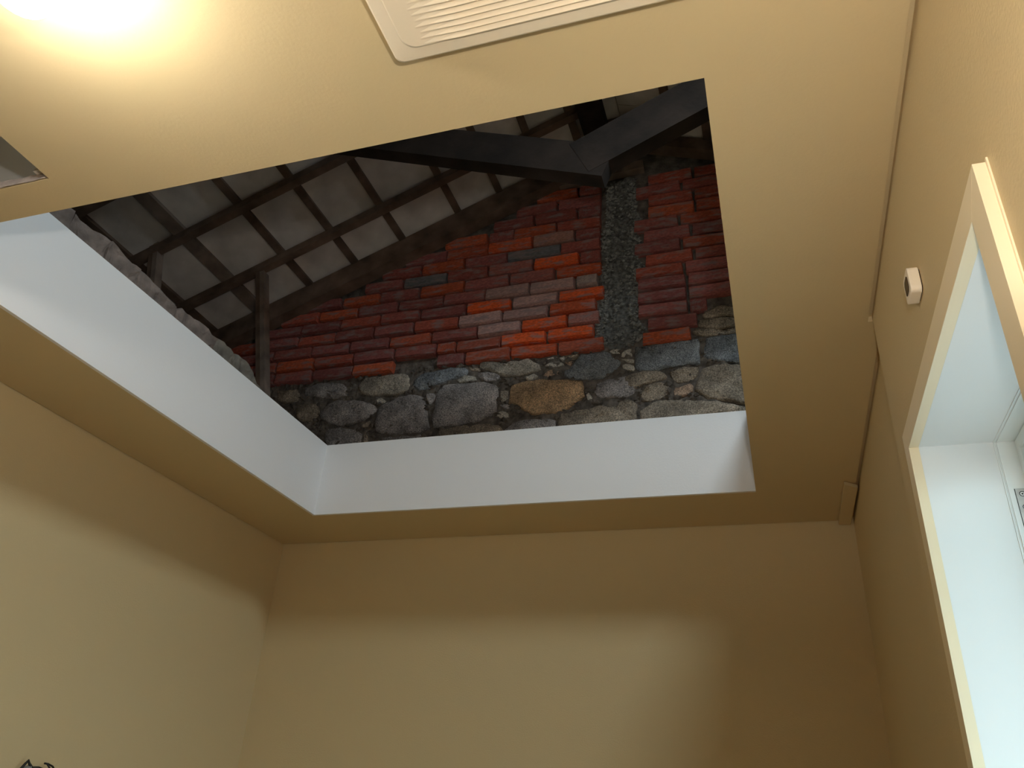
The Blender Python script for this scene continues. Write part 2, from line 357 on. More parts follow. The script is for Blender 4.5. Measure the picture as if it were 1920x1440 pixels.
# ceiling sheet with two openings and a notch along the right wall
TB = .012                      # lining board thickness: the sheet is cut back to the outside of the left and back boards
xs = sorted([XL + .004, HX0, OX0 - TB, HX1, OX1, 0.252, 0.280]); ys = sorted([YN, HY0, HY1, OY0, YS, OY1 + TB, YB - .004])
def solid(i, j):
    x = (xs[i] + xs[i + 1]) / 2; y = (ys[j] + ys[j + 1]) / 2
    if OX0 - TB < x < OX1 and OY0 < y < OY1 + TB: return False
    if HX0 < x < HX1 and HY0 < y < HY1: return False
    if x > 0.252 and y < YS: return False
    return True
mb = MB(); ZT = 0.013
nx, ny = len(xs), len(ys)
mb.v = [Vector((x, y, z)) for z in (1.0, 1.0 + ZT) for x in xs for y in ys]
vid = lambda i, j, k: k * nx * ny + i * ny + j
for i in range(nx - 1):
    for j in range(ny - 1):
        if not solid(i, j): continue
        for k in (0, 1): mb.f.append([vid(i, j, k), vid(i + 1, j, k), vid(i + 1, j + 1, k), vid(i, j + 1, k)])
        for (di, dj, a, b) in ((-1, 0, (0, 0), (0, 1)), (1, 0, (1, 0), (1, 1)), (0, -1, (0, 0), (1, 0)), (0, 1, (0, 1), (1, 1))):
            ii, jj = i + di, j + dj
            if not (0 <= ii < nx - 1 and 0 <= jj < ny - 1) or not solid(ii, jj):
                mb.f.append([vid(i + a[0], j + a[1], 0), vid(i + b[0], j + b[1], 0), vid(i + b[0], j + b[1], 1), vid(i + a[0], j + a[1], 1)])
ceil = tag(mb.build('ceiling', M_ceil), 'cream painted ceiling with a large square opening', 'ceiling', kind='structure')
# strips that close the shadow gap above the ceiling edge
MB().box(0.235, XR1 + .03, YN, YS, 1.0135, 1.03).build('gap_strip', M_wall, ceil)
MB().box(0.235, XR2 + .03, YS, YB, 1.0135, 1.03).build('gap_strip', M_wall, ceil)
MB().box(XL - .02, XL + .03, YN, YB, 1.0135, 1.03).build('gap_strip', M_wall, ceil)
MB().box(XL + .03, 0.235, YB - .03, YB + .02, 1.0135, 1.03).build('gap_strip', M_wall, ceil)

# white boxed lining around the large opening
TL = 1.300
e = tag(empty('trim_1', (-0.858, OY1, 1.15)), 'white boxed upstand lining the large ceiling opening', 'trim', kind='structure')
MB().box(OX0 - TB + .0003, OX0, OY0 + .0005, OY1, 1.0, TL).build('lining_board', M_white, e)
MB().box(OX0 - TB + .0003, OX1, OY1, OY1 + TB - .0003, 1.0, TL).build('lining_board', M_white, e)
MB().box(OX1 + .001, OX1 + .013, OY0 - .013, OY1 + TB, 1.0132, TL).build('lining_board', M_white, e)
MB().box(OX0, OX1 + .001, OY0 - .013, OY0 - .001, 1.0132, TL).build('lining_board', M_white, e)

# cover strip in the far right corner of the ceiling
t = tag(empty('cover_strip', (0.262, 2.70, 0.99)), 'short painted cover strip in the far right ceiling corner', 'strip')
mb = MB(); mb.v = [Vector(p) for p in ((.243, 2.515, .988), (.284, 2.545, .985), (.279, 2.884, .980), (.240, 2.884, .983))]
mb.v += [v + Vector((0, 0, .011)) for v in mb.v]
mb.f = [(0, 1, 2, 3), (7, 6, 5, 4), (0, 4, 5, 1), (1, 5, 6, 2), (2, 6, 7, 3), (3, 7, 4, 0)]
mb.build('strip', M_wall, t, bevel=.0015)

# ---------------------------------------------------------------- window in the right wall
w = tag(empty('window_1', (0.30, 1.09, -0.07)), 'white plastic window in the right wall with a wide painted casing', 'window', kind='structure')
XC = 0.247; CW = 0.0445
oy0, oy1, oz1, oz0 = WY0 - .049, WY1 + .040, WZ1 + .0395, WZ0 - .04
def casing(pts): return MB().prism(pts, 0, XC, XR1 + .001).build('casing_board', M_case, w, bevel=.0004)
casing([(oy0, oz1), (oy1, oz1), (WY1, WZ1), (WY0, WZ1)])
casing([(oy0, oz1), (WY0, WZ1), (WY0, WZ0), (oy0, oz0)])
casing([(oy1, oz1), (oy1, oz0), (WY1, WZ0), (WY1, WZ1)])
casing([(oy0, oz0), (WY0, WZ0), (WY1, WZ0), (oy1, oz0)])
# bead of filler where the near casing meets the wall
MB().box(XR1 - .002, XR1, oy0 - .004, oy0, oz0, oz1 + .003).build('caulk_bead', M_case, w)
X0 = 0.259
MB().box(X0 + .004, XF - .0012, WY0 - .012, WY1 + .012, WZ1, WZ1 + .012).build('reveal_board', M_reveal, w)
MB().box(X0 + .004, XF - .0012, WY1, WY1 + .012, WZ0, WZ1).build('reveal_board', M_reveal, w)
MB().box(X0 + .004, XF - .0012, WY0 - .012, WY0, WZ0, WZ1).build('reveal_board', M_reveal, w)
MB().box(X0 + .004, XF - .0012, WY0 - .012, WY1 + .012, WZ0 - .02, WZ0).build('window_sill', M_reveal, w)
def ring(y0, y1, z0, z1, wd, x0, x1, name, m, bev=.002):
    mb = MB()
    mb.prism([(y0, z1), (y1, z1), (y1 - wd, z1 - wd), (y0 + wd, z1 - wd)], 0, x0, x1)
    mb.prism([(y0, z0), (y0 + wd, z0 + wd), (y1 - wd, z0 + wd), (y1, z0)], 0, x0, x1)
    mb.prism([(y0, z0), (y0, z1), (y0 + wd, z1 - wd), (y0 + wd, z0 + wd)], 0, x0, x1)
    mb.prism([(y1, z0), (y1 - wd, z0 + wd), (y1 - wd, z1 - wd), (y1, z1)], 0, x0, x1)
    bm = bmesh.new(); vs = [bm.verts.new(v) for v in mb.v]
    for f in mb.f: bm.faces.new([vs[i] for i in f])
    bmesh.ops.remove_doubles(bm, verts=bm.verts, dist=1e-5)
    seen = {}
    for f in list(bm.faces):
        k = tuple(sorted(v.index for v in f.verts)) if False else frozenset(f.verts)
        if k in seen: bm.faces.remove(f); 
        else: seen[k] = f
    bm.verts.index_update()
    v = [x.co.copy() for x in bm.verts]; f = [[x.index for x in q.verts] for q in bm.faces]; bm.free()
    o = obj(name, v, f, m, w)
    if bev:
        md = o.modifiers.new('bevel', 'BEVEL'); md.width = bev; md.segments = 2; md.limit_method = 'ANGLE'
    return o
# outer part of the reveal: white plastic jamb with a fine double joint where it meets the painted boards
XJ = .408
MB().box(XF + .0011, XO, WY1 - .0005, WY1 + .012, WZ0, WZ1).build('jamb', M_upvc, w)
MB().box(XF + .0011, XO, WY0 - .012, WY0 + .0005, WZ0, WZ1).build('jamb', M_upvc, w)
MB().box(XF + .0011, XO, WY0 - .012, WY1 + .012, WZ1 - .0005, WZ1 + .012).build('jamb', M_upvc, w)
MB().box(XF + .0011, XO, WY0 - .012, WY1 + .012, WZ0 - .02, WZ0 + .0005).build('jamb', M_upvc, w)
ring(WY0, WY1, WZ0, WZ1, .0016, XF - .0012, XF + .0005, 'joint_bead', M_upvc, 0)
ring(WY0 + .0006, WY1 - .0006, WZ0 + .0006, WZ1 - .0006, .0022, XF + .0030, XF + .0055, 'joint_bead', M_upvc, 0)
ring(WY0 + .001, WY1 - .001, WZ0 + .001, WZ1 - .001, .020, XJ, XJ + .05, 'frame', M_upvc, .002)
ring(WY0 + .016, WY1 - .016, WZ0 + .016, WZ1 - .016, .048, XJ + .008, XJ + .045, 'sash', M_upvc, .004)
MB().box(XJ + .022, XJ + .028, WY0 + .06, WY1 - .06, WZ0 + .06, WZ1 - .06).build('pane', M_glass, w)
# metal keeper plate with two screws on the far jamb
MB().box(.3896, .406, WY1 - .0012, WY1 - .0004, .4400, .5226).build('plate_outline', M_ink, w)['label'] = 'dark outline around the metal keeper plate'
st = MB().box(.3903, .406, WY1 - .0022, WY1 - .0010, .4405, .5220).build('keeper_plate', M_sticker, w)
st['label'] = 'silver metal keeper plate with two screws'
def disc(x, z, r, ri, name, m, y):
    v = []; f = []; n = 24
    for k in range(n):
        t = 2 * math.pi * k / n
        v += [(x + r * math.cos(t), y, z + r * math.sin(t)), (x + ri * math.cos(t), y, z + ri * math.sin(t))]
    for k in range(n):
        a_, b_ = 2 * k, 2 * ((k + 1) % n); f.append((a_, b_, b_ + 1, a_ + 1))
    return obj(name, v, f, m, st)
for zz in (.5130, .4905):
    disc(.3992, zz, .0046, .0002, 'screw', M_paper, WY1 - .0024)
    disc(.3992, zz, .0046, .0034, 'screw_rim', M_ink, WY1 - .0027)
    disc(.3992, zz, .0014, .0001, 'screw_slot', M_ink, WY1 - .0028)

# ---------------------------------------------------------------- small square sensor on the right wall
def rounded(cx, cy, w_, h_, r, n=6):
    pts = []
    for (sx, sy, a0) in ((1, 1, 0), (-1, 1, 90), (-1, -1, 180), (1, -1, 270)):
        for k in range(n + 1):
            a = math.radians(a0 + 90 * k / n)
            pts.append((cx + sx * (w_ / 2 - r) + r * math.cos(a), cy + sy * (h_ / 2 - r) + r * math.sin(a)))
    return pts
t = tag(empty('wall_sensor', (XR1, 1.1335, 0.769)), 'small white square wall sensor beside the window casing', 'sensor')
MB().prism(rounded(1.1335, .769, .046, .046, .009), 0, .2445, XR1 - .0015).build('body', M_plastic, t, bevel=.0012)
MB().prism(rounded(1.1335, .769, .040, .040, .007), 0, XR1 - .002, XR1 + .001).build('back_plate', M_black, t)
MB().prism(rounded(1.1335, .769, .027, .027, .008), 0, .2438, .246).build('dark_window', M_black, t)['label'] = 'dark glossy square window'

# ---------------------------------------------------------------- ceiling fan grille
VX0, VX1, VY0, VY1 = -0.459, 0.02, 0.19, 0.690
t = tag(empty('ceiling_vent', ((VX0 + VX1) / 2, (VY0 + VY1) / 2, 1.0)), 'off-white louvred ventilation grille on the ceiling', 'vent')
def loft(rings, m, name, parent, cap=True):
    n = len(rings[0]); v = [p for r in rings for p in r]; f = []
    for i in range(len(rings) - 1):
        for k in range(n):
            f.append((i * n + k, i * n + (k + 1) % n, (i + 1) * n + (k + 1) % n, (i + 1) * n + k))
    if cap: f.append([(len(rings) - 1) * n + k for k in range(n)])
    return obj(name, v, f, m, parent)
cx, cy = (VX0 + VX1) / 2, (VY0 + VY1) / 2; VW, VH = VX1 - VX0, VY1 - VY0
def rr(dw, z, r): return [(x, y, z) for x, y in rounded(cx, cy, VW + dw, VH + dw, r, 8)]
loft([rr(.004, 1.0005, .014), rr(.002, .980, .014), rr(-.003, .974, .013), rr(-.010, .971, .012), rr(-.048, .969, .022)], M_fan, 'cover_frame', t)
inner = [rr(-.050, .9695, .022), rr(-.051, .9668, .022), rr(-.056, .9655, .021)]
n = len(inner[0]); hx0, hx1, hy1, hy0 = VX0 + .058, VX1 - .058, 0.6635, 0.217
o = loft(inner, M_fan, 'inner_panel', t)
slat = None; k = 0; y = 0.662
while y > hy0:
    xa = hx0 + random.uniform(-.004, .004)
    if slat is None:
        xsn = [0, .02, .06, .12, .2, .28, .33, hx1 - hx0 - .02, hx1 - hx0]
        mb = MB(); prof = [(0, 0), (-.0008, -.0036), (-.0028, -.0048), (-.0086, 0)]
        nsec = len(xsn)
        for x in xsn:
            s = min(1, x / .06, (hx1 - hx0 - x) / .06); s = max(s, .04)
            mb.v += [Vector((x, py, pz * s)) for py, pz in prof]
        for i in range(nsec - 1):
            for q in range(3):
                a = i * 4 + q; mb.f.append((a, a + 1, a + 5, a + 4))
        me = mesh_of('louvre', mb.v, mb.f, M_fan)
        slat = me
    lo = bpy.data.objects.new('louvre', slat)
    link(lo, t, (xa, y, .9652 + EYE)); y -= .0094

# ---------------------------------------------------------------- lit ceiling lamp at the near left
def lathe(prof, name, m, parent, seg=32):
    v = []; f = []
    for (r, z) in prof:
        for k in range(seg):
            a = 2 * math.pi * k / seg; v.append((LX + r * math.cos(a), LY + r * math.sin(a), z))
    for i in range(len(prof) - 1):
        for k in range(seg):
            f.append((i * seg + k, i * seg + (k + 1) % seg, (i + 1) * seg + (k + 1) % seg, (i + 1) * seg + k))
    f.append([(len(prof) - 1) * seg + k for k in range(seg)])
    return obj(name, v, f, m, parent, smooth=True)
LX, LY = -.850, .405
t = tag(empty('ceiling_lamp', (LX, LY, 1.0)), 'lit round ceiling lamp glowing at the top left of the picture', 'lamp')
lathe([(.040, 1.0), (.040, .985), (.018, .980), (.018, .958)], 'ceiling_rose', M_plastic, t)
lathe([(.030, .968), (.030, .953), (.022, .948)], 'lamp_base', M_plastic, t)
lathe([(.016, .950), (.030, .940), (.040, .923), (.042, .908), (.036, .890), (.022, .878), (.004, .874)], 'globe', M_lamp, t)

LX, LY, LZ = .05, .03, .255                    # uplighter added to brighten the near ceiling, unseen above the camera
t = tag(empty('added_fill_lamp', (LX, LY, 1.0)), 'added fill lamp in an uplighter bowl, unseen above the camera', 'lamp')
MB().tube([(LX, LY, 1.0), (LX, LY, LZ + .02)], .003, 8).build('fill_cord', M_plastic, t)
lathe([(.006, LZ + .022), (.016, LZ + .014), (.020, LZ), (.016, LZ - .014), (.004, LZ - .020)], 'fill_bulb', M_fill, t)
lathe([(.158, LZ + .038), (.160, LZ + .038), (.150, LZ + .005), (.115, LZ - .030), (.060, LZ - .052), (.004, LZ - .058)], 'fill_bowl', M_plastic, t)  # rim height set to keep direct light off the back wall

# ---------------------------------------------------------------- loose cables on the left wall
t = tag(empty('cable_outlet', (XL, 1.93, 0.02)), 'loose black cables poking from a conduit in the left wall', 'cable')
MB().tube([(XL - .02, 1.885, .02), (XL + .02, 1.892, .036), (XL + .035, 1.905, .046)], .012, 10).build('conduit', M_conduit, t, smooth=True)
MB().tube([(XL + .02, 1.868, .015), (XL + .026, 1.874, .04), (XL + .03, 1.882, .056), (XL + .03, 1.889, .064), (XL + .032, 1.893, .056), (XL + .04, 1.9, .046), (XL + .04, 1.912, .04)], .0036, 7).build('wire', M_cable, t, smooth=True)
MB().tube([(XL + .03, 1.90, .048), (XL + .036, 1.925, .05), (XL + .04, 1.945, .045), (XL + .04, 1.965, .03)], .0022, 6).build('wire', M_cable, t, smooth=True)
MB().tube([(XL + .03, 1.945, .061), (XL + .034, 1.956, .06), (XL + .036, 1.972, .055), (XL + .038, 1.985, .042), (XL + .038, 1.99, .02)], .0027, 6).build('wire', M_cable, t, smooth=True)
MB().tube([(XL + .034, 1.952, .060), (XL + .037, 1.965, .048), (XL + .038, 1.972, .03)], .0024, 6).build('wire', M_cable, t, smooth=True)
MB().box(XL - .03, XL + .004, 1.85, 2.0, -.08, .012).build('back_box', M_gap, t)

# ---------------------------------------------------------------- attic: gable wall of stone and brick
GY = 2.965                                   # mortar face of the gable wall
gable = tag(empty('wall_gable', (-1.0, GY, 1.5)), 'attic gable wall of granite rubble below and red brick above', 'wall', kind='structure')
ROOF_L = lambda x: 3.30 + .41 * x
ROOF_R = lambda x: 2.90 - .38 * x
top = lambda x: min(ROOF_L(x), ROOF_R(x)) + .12
MB().prism([(-3.7, .4), (2.6, .4), (2.6, top(2.6)), (-.506, top(-.506)), (-3.7, top(-3.7))], 1, GY, GY + .25).build('wall_core', M_mortar, gable)

BR_MESH = []
for k in range(6):
    rnd = random.Random(k)
    j = lambda a: rnd.uniform(-a, a)
    back = [(-.5, .5, -.5), (.5, .5, -.5), (.5, .5, .5), (-.5, .5, .5)]
    edge = [(-.5 + j(.008), -.30, -.5 + j(.04)), (0 + j(.1), -.30, -.5 + j(.05)), (.5 + j(.008), -.30, -.5 + j(.04)), (.5 + j(.01), -.30, .5 + j(.04)), (j(.1), -.30, .5 + j(.05)), (-.5 + j(.01), -.30, .5 + j(.04))]
    front = [(x * .972, -.5 + j(.06), z * .88) for (x, y, z) in edge]
    V = back + edge + front
    F = [(0, 1, 2, 3), (0, 4, 5, 6, 1), (1, 6, 7, 2), (2, 7, 8, 9, 3), (3, 9, 4, 0)] + [(4 + i, 4 + (i + 1) % 6, 10 + (i + 1) % 6, 10 + i) for i in range(6)] + [(10, 11, 14, 15), (11, 12, 13, 14)]
    BR_MESH.append(mesh_of('brick', V, F, M_brick))
BR_COL = [(.40, .095, .062), (.34, .095, .075), (.44, .10, .055), (.30, .095, .085), (.36, .115, .10), (.50, .11, .05), (.27, .09, .08), (.33, .10, .082)]
def brick(x0, x1, z, h=.0572, col=None, dy=0.0):
    o = bpy.data.objects.new('brick', random.choice(BR_MESH))
    link(o, gable, ((x0 + x1) / 2, GY - .012 + dy + random.uniform(-.004, .004), z + EYE))
    o.scale = (x1 - x0, .062, h * random.uniform(.94, 1.05)); o.rotation_euler = (random.uniform(-.03, .03), random.uniform(-.012, .012), random.uniform(-.015, .015))
    c = col or random.choice(BR_COL); v = random.uniform(.85, 1.15) * 1.2
    o.color = (c[0] * v, c[1] * v, c[2] * v, 1)
ORANGE, DARK, PALE = (.72, .115, .032), (.17, .165, .175), (.48, .29, .26)
MID = (.56, .105, .042)
SPECIAL = {(0, 1): (.46, .11, .06), (0, 2): MID, (0, 3): (.48, .12, .07), (1, 1): (.42, .11, .07), (1, 2): ORANGE, (1, 3): ORANGE, (2, 0): (.36, .11, .09), (2, 1): PALE, (2, 2): ORANGE, (2, 3): (.42, .17, .14), (3, 1): PALE, (3, 2): PALE, (3, 3): MID,
           (4, 1): ORANGE, (4, 2): PALE, (4, 3): ORANGE, (5, 2): PALE, (5, 3): PALE, (5, 4): (.40, .30, .27), (6, 3): MID, (6, 2): (.38, .13, .11), (7, 2): (.34, .12, .10), (7, 3): ORANGE, (8, 2): DARK, (9, 2): MID, (9, 3): (.40, .20, .16), (7, 0): DARK}
PITCH = .0709; Z0 = 1.886
nrow = 14
for r in range(nrow):
    z = Z0 + PITCH * r
    if r < len(ROWS):
        row = [tuple(q) for q in ROWS[r][1]]
    else:
        a = -.64 - (.10 if r % 2 else 0); row = []
        x1 = -.637
        if r % 2: row.append((-.745, -.637)); x1 = -.757
        while x1 > -1.75: row.insert(0, (x1 - .213, x1)); x1 -= .225
    xl = row[0][0]
    while xl > -3.0:                                   # carry the courses on to the left
        d = random.uniform(.205, .216); row.insert(0, (xl - .012 - d, xl - .012)); xl = row[0][0]
    base = sum(1 for q in row if q[0] < ROWS[r][1][0][0] - .001) if r < len(ROWS) else 0
    for i, (a, b) in enumerate(row):
        if z + .04 > ROOF_L(a) - .03: continue
        if r == 0 and a < -1.44 and a > -1.80: continue
        brick(a, b, z, col=SPECIAL.get((r, i - base)) if r < len(ROWS) else None)
    a = RIGHT_ENDS[r][0] if r < len(RIGHT_ENDS) else (-.40 if r % 2 else -.46)
    first = True
    lim = {0: -.215, 1: -.20, 2: -.16, 3: -.03}.get(r, .62)
    while a < lim - .03:
        b = min(a + (random.uniform(.207, .216) if not (first and r % 2 == 0 and r > 3) else .215), lim)
        if z + .04 < ROOF_R(b) - .03: brick(a, b, z)
        a = b + .012; first = False

# rubble: every stone of the lower wall is a piece of its own
ST_COL = {'L': (.185, .20, .215), 'B': (.27, .25, .245), 'G': (.27, .24, .20), 'T': (.47, .32, .19), 'N': (.25, .21, .165), 'g': (.36, .34, .30), 'O': (.31, .22, .16)}
def stone_mesh(poly, h, seed, back, nseg=None, flat=False):
    """poly: 2D outline (u, v); returns verts as (u, v, height) and faces."""
    per = sum((Vector(poly[i]) - Vector(poly[i - 1])).length for i in range(len(poly)))
    n = nseg or max(9, min(34, int(per / .022)))
    pts = []; L = 0; segs = []
    for i in range(len(poly)):
        a, b = Vector(poly[i]), Vector(poly[(i + 1) % len(poly)]); segs.append((a, b, (b - a).length))
    for k in range(n):
        t = per * k / n
        for a, b, l in segs:
            if t <= l: pts.append(a.lerp(b, t / l if l else 0)); break
            t -= l
    c = sum(pts, Vector((0, 0))) / n
    sz = min(1.0, per / .5)
    V = []; F = []
    def nz(p, s): return noise.noise(Vector((p.x * s + seed * 3.1, p.y * s, seed * 1.7)))
    for (sc, hh, jit) in ((1.0, -back, 0), (1.0, .45 * h, .35), (.965, .80 * h, .5), (.88, .92 * h, .8), (.72, 1.0 * h, 1.0), (.52, 1.0 * h, 1.0), (.28, 1.0 * h, 1.0)) if not flat else ((1.0, -back, 0), (1.0, .62 * h, .45), (.985, .85 * h, .5), (.90, .95 * h, .9), (.74, 1.0 * h, .9), (.52, 1.0 * h, 1.0), (.28, 1.0 * h, 1.0)):
        for p in pts:
            q = c + (p - c) * sc
            q = q + Vector((nz(p, 30), nz(p + Vector((5, 5)), 30))) * .011 * sz
            V.append(Vector((q.x, q.y, hh + jit * h * (.6 * nz(q, 16) + .38 * nz(q, 47)))))
    V.append(Vector((c.x, c.y, h * (1 + .4 * nz(c, 16)))))
    m = len(V) - 1
    for i in range(6):
        for k in range(n):
            F.append((i * n + k, i * n + (k + 1) % n, (i + 1) * n + (k + 1) % n, (i + 1) * n + k))
    for k in range(n): F.append((6 * n + k, 6 * n + (k + 1) % n, m))
    F.append(list(range(n)))
    return V, F
def gable_stone(poly, col, seed, h=None):
    per = sum((Vector(poly[i]) - Vector(poly[i - 1])).length for i in range(len(poly)))
    h = h or min(.030, .016 + per * .014)
    V, F = stone_mesh(poly, h, seed, .03)
    o = obj('stone', [(a, GY - b_, c_) for a, c_, b_ in V], F, M_stone, gable, smooth=per > .35)
    v = random.uniform(.9, 1.1) * 1.25; o.color = (col[0] * v, col[1] * v, col[2] * v, 1)
    return o
for k, (c, P) in enumerate(STONES):
    gable_stone(P, ST_COL[c], k)
# more stones further along the wall, both ways, in the same rough courses
def auto_stones(x0, x1, seed):
    rnd = random.Random(seed)
    for (za, zb) in ((1.44, 1.575), (1.60, 1.72), (1.745, 1.83)):
        x = x0
        while x < x1 - .06:
            wd = min(rnd.uniform(.16, .34), x1 - x)
            j = lambda: rnd.uniform(-.016, .016)
            P = [(x + .03, za + j()), (x + wd - .03, za + j()), (x + wd - .008, za + .045 + j()), (x + wd - .01, zb - .04 + j()), (x + wd - .04, zb + j()), (x + .045, zb + j()), (x + .01, zb - .04 + j()), (x + .006, za + .04 + j())]
            gable_stone(P[::-1], ST_COL[rnd.choice('BNGB')], rnd.randint(100, 999)); x += wd + .012
auto_stones(-3.2, -2.33, 3); auto_stones(.045, .75, 4)

# rough mortar bedding between the stones: a lumpy skin
def skin(x0, x1, z0, z1, st, depth, name, m, parent, seed, inside=None, base=None):
    nx_ = int((x1 - x0) / st) + 1; nz_ = int((z1 - z0) / st) + 1; idx = {}; V = []; F = []
    for i in range(nx_ + 1):
        for k in range(nz_ + 1):
            x = x0 + i * st; z = z0 + k * st
            if inside and not inside(x, z): continue
            p = Vector((x * 14 + seed, z * 14, seed)); d = noise.noise(p) + .6 * noise.noise(p * 3.1) + .35 * noise.noise(p * 7)
            idx[i, k] = len(V); V.append((x + .3 * st * noise.noise(p * 9), (base or GY) - depth * (.75 + d), z + .3 * st * noise.noise(p * 8)))
    for (i, k) in list(idx):
        q = [idx.get(t) for t in ((i, k), (i + 1, k), (i + 1, k + 1), (i, k + 1))]
        if None not in q: F.append(q)
    return obj(name, V, F, m, parent)
sk = skin(-2.6, .5, 1.36, 1.875, .010, .0125, 'mortar_bed', M_mortar, gable, 2.3); sk['kind'] = 'stuff'
# thin squeezed mortar behind the brick joints
sk = skin(-2.6, .6, 1.86, 2.75, .02, .004, 'joint_mortar', M_mortar, gable, 8.1); sk['kind'] = 'stuff'
# small chips wedged in the beds
mb = MB(); rnd = random.Random(11)
def chip(mb, x, y, z, s, rnd):
    v = []
    for q in ((-1, 0, 0), (1, 0, 0), (0, -1, 0), (0, 1, 0), (0, 0, -1), (0, 0, 1)):
        v.append((x + s * (q[0] * rnd.uniform(.7, 1.4) + rnd.uniform(-.3, .3)), y + s * .8 * (q[1] + rnd.uniform(-.3, .3)), z + s * (q[2] * rnd.uniform(.5, .9) + rnd.uniform(-.3, .3))))
    mb.add(v, [(0, 2, 4), (2, 1, 4), (1, 3, 4), (3, 0, 4), (2, 0, 5), (1, 2, 5), (3, 1, 5), (0, 3, 5)])
def inpoly(x, z, P):
    c = False; n = len(P)
    for i in range(n):
        a, b = P[i], P[i - 1]
        if (a[1] > z) != (b[1] > z) and x < (b[0] - a[0]) * (z - a[1]) / (b[1] - a[1]) + a[0]: c = not c
    return c
k = 0
while k < 420:
    x = rnd.uniform(-2.3, .1); z = rnd.uniform(1.40, 1.87)
    if any(inpoly(x, z, P) for _, P in STONES): k += .05; continue
    chip(mb, x, GY - rnd.uniform(.012, .024), z, rnd.uniform(.006, .019), rnd); k += 1
o = mb.build('stone_chips', M_mortar, gable); o['kind'] = 'stuff'

# cast concrete pillar let into the brickwork
def interp(tab, z):
    tab = sorted(tab, key=lambda p: p[1])
    if z <= tab[0][1]: return tab[0][0]
    for a, b in zip(tab, tab[1:]):
        if z <= b[1]: return a[0] + (b[0] - a[0]) * (z - a[1]) / (b[1] - a[1] + 1e-9)
    return tab[-1][0]
nz_ = lambda z, s: .010 * noise.noise(Vector((z * 34, s, 0))) + .005 * noise.noise(Vector((z * 95, s, 3)))
pil = skin(-.70, -.38, 1.85, 2.84, .0065, .017, 'concrete_pillar', M_concrete, gable, 5.5, lambda x, z: interp(COL_L, z) + nz_(z, 1) - .004 < x < interp(COL_R, z) + nz_(z, 7) + .004, GY - .004)
mb = MB(); rnd = random.Random(5)
for k in range(760):
    z = rnd.uniform(1.86, 2.82); a, b = interp(COL_L, z), interp(COL_R, z)
    u = rnd.random(); u = u if rnd.random() < .35 else (u * .22 if rnd.random() < .5 else 1 - u * .22)
    chip(mb, a + (b - a) * u, GY - rnd.uniform(.014, .030), z, rnd.uniform(.004, .012), rnd)
o = mb.build('gravel', M_conc_chip, gable); o['kind'] = 'stuff'

# ---------------------------------------------------------------- attic: old rubble wall beside the opening
rub = tag(empty('wall_rubble', (-2.05, 1.75, 1.3)), 'broken old rubble wall beyond the left lining of the opening', 'wall', kind='structure')
MB().box(-2.30, -1.925, 1.13, 2.32, 1.03, 1.455).build('wall_core', M_mortar, rub)
cuts = [1.13, 1.318, 1.462, 1.609, 1.802, 2.025, 2.126, 2.266, 2.40]
def rtop(y):
    if y <= RUBBLE_TOP[0][0]: return RUBBLE_TOP[0][1] - .01 * (RUBBLE_TOP[0][0] - y) * 8
    for a, b in zip(RUBBLE_TOP, RUBBLE_TOP[1:]):
        if y <= b[0]: return a[1] + (b[1] - a[1]) * (y - a[0]) / (b[0] - a[0] + 1e-9)
    return RUBBLE_TOP[-1][1]
for k, (a, b) in enumerate(zip(cuts, cuts[1:])):
    a2, b2 = a - .003, b + .003
    ys_ = [a2 + (b2 - a2) * i / 7 for i in range(8)]
    P = [(y, rtop(y)) for y in ys_][::-1] + [(a2 + random.uniform(0, .01), 1.40), (a2 + random.uniform(0, .01), 1.2), (b2 - random.uniform(0, .01), 1.2), (b2 - random.uniform(0, .01), 1.38)]
    V, F = stone_mesh(P, .022, 40 + k, .33, 40, True)
    o = obj('stone', [(-1.922 + h_, y, z) for y, z, h_ in V], F, M_rubble, rub, smooth=False)
    c = (.235, .185, .16) if k < 5 else (.205, .18, .15); v = random.uniform(.9, 1.1); o.color = (c[0] * v, c[1] * v, c[2] * v, 1)
mb = MB(); rnd = random.Random(3)
for k in range(60):
    y = rnd.uniform(1.2, 2.33); chip(mb, -1.915 - rnd.uniform(0, .03), y, rtop(y) - rnd.uniform(0, .05), rnd.uniform(.006, .016), rnd)
o = mb.build('stone_chips', M_conc_chip, rub); o['kind'] = 'stuff'

# ---------------------------------------------------------------- attic: roof
roof = tag(empty('roof', (-.5, 1.0, 3.0)), 'old attic roof of grey boards on dark timber rafters and battens', 'roof', kind='structure')
sl = math.hypot(1, .41); UL = Vector((-.41, 0, 1)) / sl; UR = Vector((.38, 0, 1)) / math.hypot(1, .38)
XE0, XE1 = -3.75, 2.65; YR0, YR1 = -0.9, 3.2; XRG = -.506
BX = [-2.98, -2.72, -2.465, -2.18, -1.93, -1.67, -1.37, -1.15, -.93, -.72]
BW = {-2.465: .062}
edges = [XE0] + BX + [XRG]
for a, b in zip(edges, edges[1:]):
    y = 2.619 - 5 * .745
    while y < YR1:
        y1 = min(y + .745, YR1 + .1)
        d = random.uniform(0, .004)
        mb = MB(); z = lambda x: ROOF_L(x) + .022 + d
        mb.add([(x, yy, z(x) + t_) for x in (a + .002, b - .002) for yy in (y + .002, y1 - .002) for t_ in (0, .012)], [(0, 1, 3, 2), (4, 6, 7, 5), (0, 4, 5, 1), (2, 3, 7, 6), (0, 2, 6, 4), (1, 5, 7, 3)])
        mb.build('roof_board', M_panel, roof); y = y1
SX0, SX1, SY0, SY1 = .20, .78, .58, 1.24        # roof light added on the right-hand slope to brighten the attic, unseen
BXR = [-.27, -.10, SX0, .30, .54, SX1, 1.05, 1.4, 1.8, 2.2]
edges = [XRG] + BXR + [XE1]
